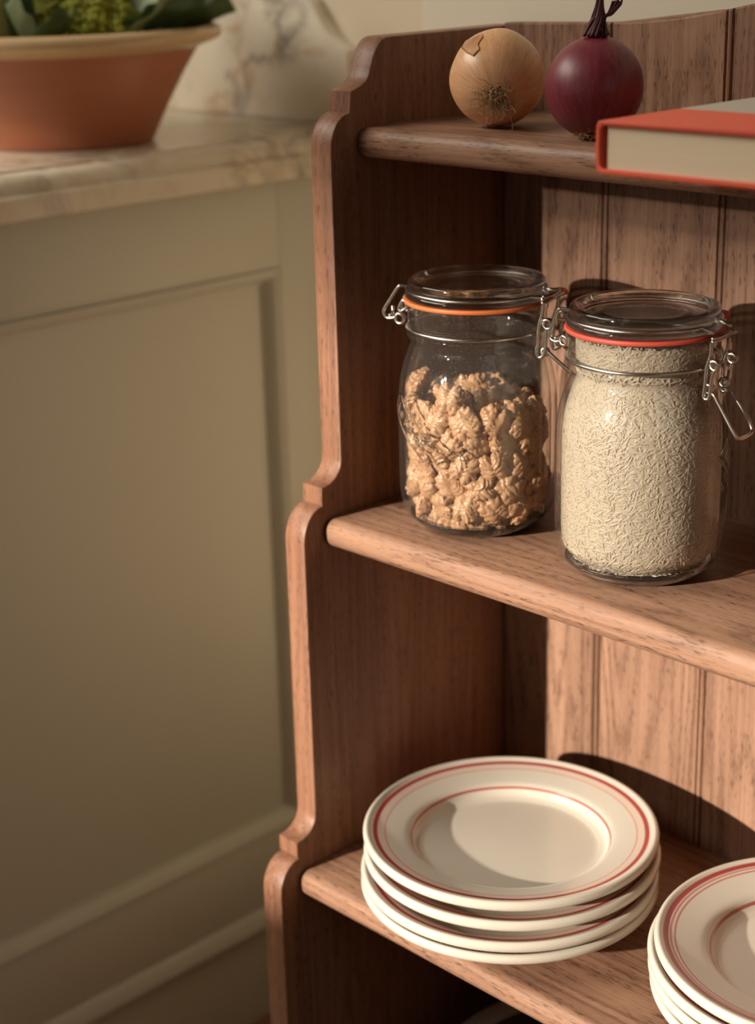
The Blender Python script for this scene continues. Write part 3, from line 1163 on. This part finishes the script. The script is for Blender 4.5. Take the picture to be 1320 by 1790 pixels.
for sg in (1, -1):
    o_ = 0.013 * sg
    WJ.wire([(0.0524, 0.1635), (0.0524, 0.1540), (0.0500, 0.1445), (0.0492, 0.1322), (0.0482, 0.1289), (0.0492, 0.1246), (0.0512, 0.1238), (0.0534, 0.1262), (0.0545, 0.1321), (0.0551, 0.1411), (0.0556, 0.1440)], o_)
    WJ.coil(0.0560, 0.1462, o_, 0.0030, 1.4)
    WJ.coil(0.0535, 0.1275, o_ * 0.86, 0.0022, 1.2)
WJ.wire([(0.0524, 0.1632, 0.013), (0.0560, 0.1640, 0.006), (0.0560, 0.1640, -0.006), (0.0524, 0.1632, -0.013)], 0)
WJ.wire([(0.0535, 0.1600, 0.016), (0.0535, 0.1600, -0.019)], 0)
WJ.wire([(0.0545, 0.1290, 0.0118), (0.0625, 0.1225, 0.0118), (0.0735, 0.1138, 0.0105), (0.0790, 0.1095, 0.0085), (0.0800, 0.1085, 0.0), (0.0790, 0.1095, -0.0085), (0.0735, 0.1138, -0.0105), (0.0625, 0.1225, -0.0118), (0.0545, 0.1290, -0.0118)], 0)
WJ.done('latch')
WJ.ring(0.0468, 0.1384)
WJ.wire([(0.0468, 0.1384, 0.0), (0.0520, 0.1440, 0.010), (0.0530, 0.1462, 0.013)], 0)
WJ.done('neck_wire')

# --- rice jar
RJ = Jar('clip_top_jar', 'glass clip-top jar filled to the neck with white rice, red seal', (0.2189, -0.1190), 0.0002, 30, 0.011, (0.66, 0.095, 0.06), 'red_rubber', 'clip-top jars on the middle shelf', tab=-35)
lid_wire(RJ, -0.0540, 0.1634, 0.0530, 0.1612, 0.011)
for sg in (1, -1):
    o_ = 0.011 * sg
    RJ.wire([(-0.0535, 0.1634), (-0.0560, 0.1614), (-0.0588, 0.1540), (-0.0611, 0.1459), (-0.0603, 0.1433), (-0.0563, 0.1420), (-0.0540, 0.1428)], o_)
    RJ.coil(-0.0506, 0.1434, o_, 0.0030, 1.3)
RJ.wire([(-0.0575, 0.1440, 0.011), (-0.0575, 0.1440, -0.011)], 0)
RJ.done('bail_wire')
for sg in (1, -1):
    o_ = 0.011 * sg
    RJ.wire([(0.0520, 0.1560), (0.0513, 0.1545), (0.0510, 0.1477), (0.0488, 0.1396), (0.0482, 0.1293), (0.0476, 0.1232), (0.0482, 0.1212), (0.0498, 0.1207), (0.0514, 0.1227), (0.0524, 0.1329), (0.0543, 0.1401)], o_)
    RJ.coil(0.0540, 0.1418, o_, 0.0028, 1.4)
    RJ.coil(0.0500, 0.1268, o_ * 0.84, 0.0026, 1.3)
RJ.wire([(0.0513, 0.1572, 0.011), (0.0540, 0.1582, 0.006), (0.0540, 0.1582, -0.006), (0.0513, 0.1572, -0.011)], 0)
RJ.wire([(0.0528, 0.1560, 0.013), (0.0528, 0.1560, -0.017)], 0)
RJ.wire([(0.0526, 0.1252, 0.0098), (0.0600, 0.1141, 0.0098), (0.0680, 0.1022, 0.0098), (0.0697, 0.0995, 0.0088), (0.0704, 0.0984, 0.004), (0.0704, 0.0984, -0.004), (0.0702, 0.0995, -0.0088), (0.0686, 0.1028, -0.0100), (0.0648, 0.1094, -0.0098), (0.0519, 0.1253, -0.0098), (0.0500, 0.1285, -0.0098)], 0)
RJ.done('latch')
RJ.ring(0.0468, 0.1384)
RJ.done('neck_wire')

# --- third jar: only its glass edge shows at the right of the view
TJ = Jar('clip_top_jar', 'clear glass clip-top jar just showing at the edge beside the rice jar', (0.3715, -0.1225), 0.0002, 10, 0.012, (0.74, 0.16, 0.05), 'plain_rubber', 'clip-top jars on the middle shelf')
TJ.ring(0.0468, 0.1384)
TJ.done('neck_wire')
TJ.ring(0.0462, 0.1632)
TJ.done('bail_wire')


# embossed lettering in the glass
def emboss(J, text, size, ang_deg, z0, roll, name, frame=True):
    cu = bpy.data.curves.new('t', 'FONT')
    cu.body = text
    cu.size = size
    cu.extrude = 0.0
    cu.align_x = 'CENTER'
    cu.align_y = 'CENTER'
    cu.resolution_u = 3
    to = bpy.data.objects.new('t', cu)
    COL.objects.link(to)
    dg = bpy.context.evaluated_depsgraph_get()
    me = bpy.data.meshes.new_from_object(to.evaluated_get(dg))
    bm = bmesh.new()
    bm.from_mesh(me)
    bpy.data.objects.remove(to)
    bpy.data.meshes.remove(me)
    loops = []
    for e in bm.edges:
        if len(e.link_faces) < 2:
            loops.append((e.verts[0].co.copy(), e.verts[1].co.copy()))
    bm.free()
    V, F = [], []
    a0 = math.radians(ang_deg)
    ca, sa = math.cos(math.radians(roll)), math.sin(math.radians(roll))
    def mp(x, y):
        X, Y = x * ca - y * sa, x * sa + y * ca
        a = a0 + X / 0.0537
        z = z0 + Y
        r = out_r(z) + 0.0002
        d = J.rt * math.cos(a) + J.hh * math.sin(a)
        return Vector((J.c[0], J.c[1], J.zb + z)) + d * r
    # angle grows towards the camera from the right, so mirror x to read correctly
    for p, q in loops:
        tube([mp(-p.x, p.y), mp(-q.x, q.y)], 0.00034, 5, V=V, F=F)
    if frame:
        w, hgt, sk_ = size * 2.75, size * 0.80, size * 0.55
        for k in (1.0, 0.90):
            P = [(-w * k, -hgt * k), (w * k - sk_ * 0.2, -hgt * k), (w * k + sk_, hgt * k), (-w * k + sk_, hgt * k)]
            pp = []
            for i in range(4):
                A, B = P[i], P[(i + 1) % 4]
                for s in range(8):
                    pp.append(mp(-(A[0] + (B[0] - A[0]) * s / 8), A[1] + (B[1] - A[1]) * s / 8))
            tube(pp, 0.0005, 5, closed=True, V=V, F=F)
        pp = [mp(-(w * 1.12 + sk_ + 0.003 * math.cos(a)), hgt * 1.15 + 0.0034 * math.sin(a)) for a in np.linspace(0, 2 * math.pi, 21)[:-1]]
        tube(pp, 0.0004, 5, closed=True, V=V, F=F)
    mesh_obj(name, V, F, [TGLASS], J.root)


emboss(WJ, 'Le Parfait', 0.0105, 148, 0.0760, 33, 'embossed_lettering')
emboss(RJ, 'Le Parfait', 0.0105, 2, 0.0700, 40, 'embossed_lettering')


# ------------------------------------------------------------------ walnuts
def walnut_mat():
    t = NT('walnut_kernel')
    co = t.obj()
    n = t.noise(co, 170, 4, 0.65)
    n2 = t.noise(co, 620, 3, 0.6)
    rnd = t.n('ShaderNodeObjectInfo').outputs['Random']
    c = t.mix(t.ramp(n, [(0.32, 0.0), (0.68, 1.0)]), (0.52, 0.30, 0.165), (0.35, 0.17, 0.082))
    c = t.mix(t.math('MULTIPLY', rnd, 0.45), c, (0.55, 0.35, 0.20))
    c = t.mix(t.ramp(n2, [(0.60, 0.0), (0.80, 0.35)]), c, (0.30, 0.13, 0.05))
    return t.bsdf(c, 0.33, t.bump(n2, 0.12, 0.0004), 0.5)


WAL = walnut_mat()


def walnut_mesh(seed):
    bm = bmesh.new()
    bmesh.ops.create_icosphere(bm, subdivisions=5, radius=1.0)
    off = Vector((seed * 3.7, seed * 1.9, seed * 5.1))
    rng = random.Random(seed)
    L, Wd, H = 0.0138 * rng.uniform(0.92, 1.08), 0.0112 * rng.uniform(0.9, 1.1), 0.0076 * rng.uniform(0.9, 1.1)
    for v in bm.verts:
        d = v.co.normalized()
        # butterfly outline: waist at both ends of the central groove
        k = 1.0 - 0.30 * math.exp(-(d.y / 0.22) ** 2) * (0.35 + 0.65 * abs(d.x)) - 0.16 * math.exp(-(d.x / 0.18) ** 2) * abs(d.y)
        p1 = d * 1.5 + off
        w = Vector((noise.noise(p1), noise.noise(p1 + Vector((9, 0, 0))), noise.noise(p1 + Vector((0, 9, 0)))))
        rxy = min(1.0, math.hypot(d.x, d.y))
        th = math.atan2(d.y, d.x)
        sgn = 1 if d.y > 0 else -1
        lob = abs(math.sin(7.0 * th + 1.8 * w.x + seed)) ** 0.6
        wor = abs(math.sin(8.6 * d.x + sgn * (0.7 + 2.2 * d.y) + 4.6 * w.y + seed * 2.0)) ** 0.55
        k *= 0.80 + 0.15 * lob * rxy ** 3 + 0.21 * wor * (1 - 0.6 * rxy ** 3) + 0.12 * w.z
        z = d.z
        if z < 0:                                    # flatter, hollowed inner face
            z = z * 0.55 + 0.16 * math.exp(-(d.x ** 2 + d.y ** 2) * 3)
        v.co = Vector((d.x * L * k, d.y * Wd * k, z * H * k * 1.15))
    me = bpy.data.meshes.new('walnut_half')
    bm.to_mesh(me)
    bm.free()
    me.materials.append(WAL)
    me.polygons.foreach_set('use_smooth', [True] * len(me.polygons))
    return me


WN_MESH = [walnut_mesh(s) for s in range(1, 8)]
npr = np.random.RandomState(11)
NW = 152
rw_ = 0.0091
RIN = 0.0492
pos = np.stack([npr.uniform(-0.035, 0.035, NW), npr.uniform(-0.035, 0.035, NW), npr.uniform(0.015, 0.14, NW)], 1)
for it in range(700):
    pos[:, 2] -= 0.00035
    for _ in range(2):
        dlt = pos[:, None, :] - pos[None, :, :]
        dist = np.sqrt((dlt ** 2).sum(-1)) + np.eye(NW)
        pen = np.clip(2 * rw_ - dist, 0, None) * (1 - np.eye(NW))
        pos += (dlt / dist[..., None] * pen[..., None]).sum(1) * 0.28
        rad = np.hypot(pos[:, 0], pos[:, 1])
        lim = np.where(pos[:, 2] < 0.022, 0.0465 - (0.022 - pos[:, 2]) * 0.55, RIN) - 0.0086
        k = np.minimum(1, lim / np.maximum(rad, 1e-6))
        pos[:, 0] *= k
        pos[:, 1] *= k
        pos[:, 2] = np.maximum(pos[:, 2], 0.0072 + 0.0062)
qr = random.Random(21)
for i in range(NW):
    p = Vector(pos[i])
    o = bpy.data.objects.new('walnut_half', WN_MESH[i % len(WN_MESH)])
    COL.objects.link(o)
    rad = math.hypot(p.x, p.y)
    out = Vector((p.x, p.y, 0)).normalized() if rad > 0.02 else Vector((0, 0, 1))
    if rad > 0.02:
        nz = (out * (1.0 if qr.random() < 0.75 else -1.0) + Vector((qr.gauss(0, 0.32), qr.gauss(0, 0.32), qr.gauss(0, 0.32)))).normalized()
    else:
        nz = Vector((qr.gauss(0, 1), qr.gauss(0, 1), qr.gauss(0, 1))).normalized()
    q = nz.to_track_quat('Z', 'Y') @ Matrix.Rotation(qr.uniform(0, 6.283), 3, 'Z').to_quaternion()
    o.rotation_mode = 'QUATERNION'
    o.rotation_quaternion = q
    sc = qr.uniform(0.86, 1.04)
    o.scale = (sc, sc, sc)
    o.location = (WJ.c[0] + p.x, WJ.c[1] + p.y, p.z)
    tag(o, 'golden walnut half inside the clear jar with the orange seal', 'walnut', 'walnut halves in the jar')


# ------------------------------------------------------------------ rice
def rice_mat():
    t = NT('white_rice')
    co = t.obj()
    n = t.noise(co, 260, 3, 0.6)
    n2 = t.noise(co, 60, 3, 0.5)
    c = t.mix(n, (0.58, 0.49, 0.37), (0.51, 0.425, 0.31))
    c = t.mix(t.math('MULTIPLY', n2, 0.25), c, (0.62, 0.54, 0.43))
    t.bsdf(c, 0.38, None, 0.45)
    tl = t.n('ShaderNodeBsdfTranslucent')
    t.l(t.mix(0.0, c, c), tl.inputs[0])
    mx = t.n('ShaderNodeMixShader')
    mx.inputs[0].default_value = 0.22
    pb = [n for n in t.t.nodes if n.type == 'BSDF_PRINCIPLED'][0]
    t.l(pb.outputs[0], mx.inputs[1])
    t.l(tl.outputs[0], mx.inputs[2])
    t.l(mx.outputs[0], t.out.inputs[0])
    return t.m


RICE = rice_mat()


def grain_mesh():
    prof = [(0.0, -1.0), (0.55, -0.80), (0.92, -0.4), (1.0, 0.05), (0.88, 0.5), (0.5, 0.85), (0.0, 1.0)]
    V, F = [], []
    seg = 7
    V.append((0, 0, -1.0))
    for r, z in prof[1:-1]:
        for k in range(seg):
            a = 2 * math.pi * k / seg
            V.append((r * math.cos(a), r * math.sin(a), z))
    V.append((0, 0, 1.0))
    nr = len(prof) - 2
    for k in range(seg):
        k2 = (k + 1) % seg
        F.append((0, 1 + k2, 1 + k, 1 + k))
        for i in range(nr - 1):
            F.append((1 + i * seg + k, 1 + i * seg + k2, 1 + (i + 1) * seg + k2, 1 + (i + 1) * seg + k))
        F.append((len(V) - 1, 1 + (nr - 1) * seg + k, 1 + (nr - 1) * seg + k2, 1 + (nr - 1) * seg + k2))
    F = [tuple(dict.fromkeys(f)) for f in F]
    return np.array(V), F


GV, GF = grain_mesh()
g = np.random.RandomState(3)
NG = 13500
allV, allF = [], []
core = [(0.0, 0.0076)] + [(max(0.0, in_r(z) - 0.00068), z) for z in (0.0085, 0.012, 0.017, 0.022, 0.03, 0.05, 0.07, 0.085, 0.095, 0.103, 0.11, 0.117, 0.122, 0.126, 0.13, 0.14, 0.1510)] + [(0.0, 0.1515)]
cv, cf = lathe([(r, z + RJ.zb) for r, z in core], RJ.c, 64)
allV.append(np.array(cv))
allF += cf
base = len(cv)
for i in range(NG):
    top = i > NG * 0.94
    if top:
        z = 0.1513 + g.uniform(-0.0004, 0.0012)
        rr = 0.0405 * math.sqrt(g.uniform())
        a = g.uniform(0, 2 * math.pi)
        nrm = np.array([0, 0, 1.0])
        p = np.array([rr * math.cos(a), rr * math.sin(a), z])
    else:
        z = 0.0085 + 0.1425 * g.uniform()
        a = g.uniform(0, 2 * math.pi)
        rr = in_r(z) - 0.0006 - abs(g.normal(0, 0.00016))
        dz = (in_r(z + 0.002) - in_r(z - 0.002)) / 0.004
        nrm = np.array([math.cos(a), math.sin(a), -dz])
        nrm /= np.linalg.norm(nrm)
        p = np.array([rr * math.cos(a), rr * math.sin(a), z])
    t1 = np.cross(nrm, [0, 0, 1.0] if not top else [1.0, 0, 0])
    t1 /= np.linalg.norm(t1)
    t2 = np.cross(nrm, t1)
    th = g.normal(0, 0.75) + (0.15 if g.uniform() < 0.8 else 1.4)
    d = t1 * math.cos(th) + t2 * math.sin(th) + nrm * g.normal(0, 0.035)
    d /= np.linalg.norm(d)
    e1 = np.cross(d, nrm)
    e1 /= np.linalg.norm(e1)
    e2 = np.cross(d, e1)
    L_ = g.uniform(0.0028, 0.0043)
    w_ = g.uniform(0.00068, 0.00086)
    v = GV[:, 0:1] * e1 * w_ + GV[:, 1:2] * e2 * w_ * 0.5 + GV[:, 2:3] * d * L_
    allV.append(v + p + np.array([RJ.c[0], RJ.c[1], RJ.zb]))
    allF += [tuple(base + k for k in f) for f in GF]
    base += len(GV)
ric = mesh_obj('rice', np.concatenate(allV), allF, [RICE], None, origin=(RJ.c[0], RJ.c[1], RJ.zb + 0.008))
tag(ric, 'long white rice grains filling the front jar with the red seal', 'rice', None, 'stuff')


# ------------------------------------------------------------------ plates
def plate_mat(name, bands, tint=None):
    t = NT(name)
    co = t.obj()
    s = t.sep(co)
    r = t.vmath('LENGTH', t.comb(s[0], s[1], 0.0))
    wob = t.noise(co, 22, 2, 0.5)
    r2 = t.math('ADD', r, t.math('MULTIPLY', t.math('SUBTRACT', wob, 0.5), 0.0006))
    cl = t.noise(co, 16, 3, 0.5)
    c = t.mix(cl, (0.66, 0.61, 0.51), (0.62, 0.57, 0.475))
    up = t.ramp(s[2], [(0.0045, 0.0), (0.0052, 1.0)])
    if tint is not None:
        m = t.math('MULTIPLY', t.math('GREATER_THAN', r2, tint[0]), t.math('LESS_THAN', r2, tint[1]))
        c = t.mix(t.math('MULTIPLY', m, 0.35), c, (0.72, 0.47, 0.36))
    streak = t.noise(t.comb(t.math('MULTIPLY', r, 900.0), t.math('MULTIPLY', s[0], 30.0), t.math('MULTIPLY', s[1], 30.0)), 1.0, 3, 0.6)
    for r0, hw, col, st in bands:
        d = t.math('ABSOLUTE', t.math('SUBTRACT', r2, r0))
        m = t.math('SUBTRACT', 1.0, t.math('MULTIPLY', t.math('SUBTRACT', d, hw * 0.7), 1.0 / (hw * 0.6)), clamp=True)
        m = t.math('MULTIPLY', m, t.math('ADD', st * 0.72, t.math('MULTIPLY', streak, st * 0.5)), clamp=True)
        m = t.math('MULTIPLY', m, up)
        c = t.mix(m, c, col)
    return t.bsdf(c, 0.16, None, 0.5, **{'Coat Weight': 0.3, 'Coat Roughness': 0.08})


RED1 = (0.38, 0.05, 0.045)
PL1 = plate_mat('cream_china_wide_band', [(0.0956, 0.0015, RED1, 1.3), (0.0886, 0.0005, (0.60, 0.22, 0.17), 0.8), (0.0702, 0.0006, (0.40, 0.10, 0.08), 1.05)], (0.0890, 0.0945))
PL2 = plate_mat('cream_china_triple_band', [(0.0968, 0.0016, (0.34, 0.04, 0.04), 1.3), (0.0937, 0.00065, (0.48, 0.13, 0.10), 0.9), (0.0910, 0.00065, (0.48, 0.13, 0.10), 0.9), (0.0688, 0.0007, (0.36, 0.06, 0.05), 0.95)])

PPROF = [(0.0, 0.0030), (0.0550, 0.0030), (0.0570, 0.0008), (0.0590, 0.0), (0.0620, 0.0), (0.0640, 0.0012), (0.0675, 0.0040), (0.0740, 0.0088), (0.0850, 0.0120), (0.0960, 0.0152), (0.1000, 0.0165), (0.1022, 0.0172), (0.1036, 0.0186), (0.1042, 0.0205), (0.1039, 0.0224), (0.1028, 0.0238), (0.1012, 0.0242), (0.0996, 0.0236),
         (0.0975, 0.0226), (0.0930, 0.0216), (0.0860, 0.0200), (0.0780, 0.0182), (0.0735, 0.0170), (0.0705, 0.0152), (0.0685, 0.0122), (0.0660, 0.0098), (0.0625, 0.0084), (0.0580, 0.0078), (0.0300, 0.0074), (0.0, 0.0074)]


def plate_mesh(mat):
    P = [(p.x, p.y) for p in spline([Vector((r, z, 0)) for r, z in PPROF], 3)]
    P = [(max(0.0, r), max(0.0, z)) for r, z in P]
    P[0] = (0.0, P[0][1])
    P[-1] = (0.0, P[-1][1])
    V, F = lathe(P, (0, 0), 128)
    o = mesh_obj('dinner_plate', V, F, [mat], None)
    return o


ZS3 = -0.264
st1 = [(0.1400, -0.1535, 0.0001, 0.0, 'lowest'), (0.1402, -0.1535, 0.0092, 0.0, 'second'), (0.1362, -0.1465, 0.0198, 0.0, 'third'), (0.1312, -0.1420, 0.0305, 0.0, 'top')]
lab1 = ['bottom red banded cream plate of the whole stack on the lower shelf', 'second plate from the bottom of the stack fully in view on the lower shelf',
        'third plate up, directly under the top plate of the stack in view', 'topmost cream plate with red bands on the stack in view on the lower shelf']
p0 = plate_mesh(PL1)
for i, (x, y, dz, _, _) in enumerate(st1):
    o = p0 if i == 0 else p0.copy()
    if i: COL.objects.link(o)
    o.location = (x, y, ZS3 + dz)
    o.rotation_euler = (0, 0, i * 1.3)
    tag(o, lab1[i], 'plate', 'stack of plates on the lower shelf')
st2 = [(0.3660, -0.1190, 0.0001), (0.3640, -0.1185, 0.0100), (0.3630, -0.1180, 0.0190), (0.3671, -0.1170, 0.0290)]
lab2 = ['bottom plate of the cut-off stack at the right end of the lower shelf', 'second plate from the bottom of the cut-off right hand stack',
        'plate just below the top one of the cut-off right hand stack', 'topmost plate with three red bands on the cut-off right hand stack']
p1 = plate_mesh(PL2)
for i, (x, y, dz) in enumerate(st2):
    o = p1 if i == 0 else p1.copy()
    if i: COL.objects.link(o)
    o.location = (x, y, ZS3 + dz)
    o.rotation_euler = (0, 0, i * 0.9 + 0.4)
    tag(o, lab2[i], 'plate', 'stack of plates at the right end')

# ------------------------------------------------------------------ bowl in the shade of the lowest shelf
LB = thing('serving_bowl', 'pale rimmed bowl in the dark under the plate shelf', 'bowl', (0.175, -0.10, -0.528))
zb = -0.5278
prof = [(0.0, zb + 0.004), (0.052, zb + 0.003), (0.056, zb), (0.062, zb), (0.066, zb + 0.004), (0.085, zb + 0.03), (0.098, zb + 0.07), (0.103, zb + 0.092), (0.118, zb + 0.0965), (0.1195, zb + 0.099), (0.118, zb + 0.1005), (0.101, zb + 0.098)]
V, F = lathe(prof, (0.175, -0.10), 96)
mesh_obj('bowl_body', V, F, [cream_glaze('off_white_glaze', (0.62, 0.55, 0.45), (0.55, 0.48, 0.39))], LB)
prof = [(0.101, zb + 0.098), (0.096, zb + 0.085), (0.088, zb + 0.05), (0.07, zb + 0.02), (0.05, zb + 0.012), (0.0, zb + 0.010)]
V, F = lathe(prof, (0.175, -0.10), 96)
mesh_obj('bowl_inner', V, F, [cream_glaze('dark_brown_inner', (0.10, 0.05, 0.03), (0.05, 0.025, 0.015))], LB)  # bowl inside coloured dark brown

# ------------------------------------------------------------------ leaves around the cauliflower
def L(az, lean, el, r0, z0, length, width, curl, mat, twist=0.0):
    """leaf rooted r0 from the bowl's middle in direction az, leaning towards `lean` at elevation el"""
    a, b_, e = math.radians(az), math.radians(lean), math.radians(el)
    b = (BX + r0 * math.cos(a), BY + r0 * math.sin(a), ZC + z0)
    return leaf(CA, b, (math.cos(b_) * math.cos(e), math.sin(b_) * math.cos(e), math.sin(e)), length, width, curl, mat, twist)


for args in (
        (0, 52, 48, 0.094, 0.088, 0.10, 0.050, 0.10, LEAF_P, 0.5), (4, 50, 40, 0.090, 0.086, 0.075, 0.055, 0.2, LEAF_D), (21, 40, 74, 0.098, 0.084, 0.11, 0.028, 0.0, LEAF_S),
        (40, 52, 50, 0.092, 0.084, 0.12, 0.075, 0.15, LEAF_D), (58, 60, 34, 0.095, 0.084, 0.075, 0.060, 0.2, LEAF_D), (85, 80, 45, 0.090, 0.084, 0.10, 0.070, 0.2, LEAF_D),
        (-42, -110, 26, 0.100, 0.088, 0.046, 0.040, -0.5, LEAF_P), (-50, 20, 16, 0.103, 0.086, 0.055, 0.036, -0.3, LEAF_D), (-66, -80, 80, 0.100, 0.088, 0.12, 0.030, 0.0, LEAF_S), (-74, -100, 66, 0.085, 0.086, 0.10, 0.060, 0.1, LEAF_D),
        (-58, -70, 76, 0.092, 0.084, 0.10, 0.040, 0.0, LEAF_D), (-125, -125, 60, 0.080, 0.084, 0.12, 0.070, 0.2, LEAF_D), (120, 120, 60, 0.080, 0.084, 0.12, 0.080, 0.2, LEAF_D), (170, 170, 60, 0.080, 0.084, 0.12, 0.080, 0.2, LEAF_D)):
    L(*args)
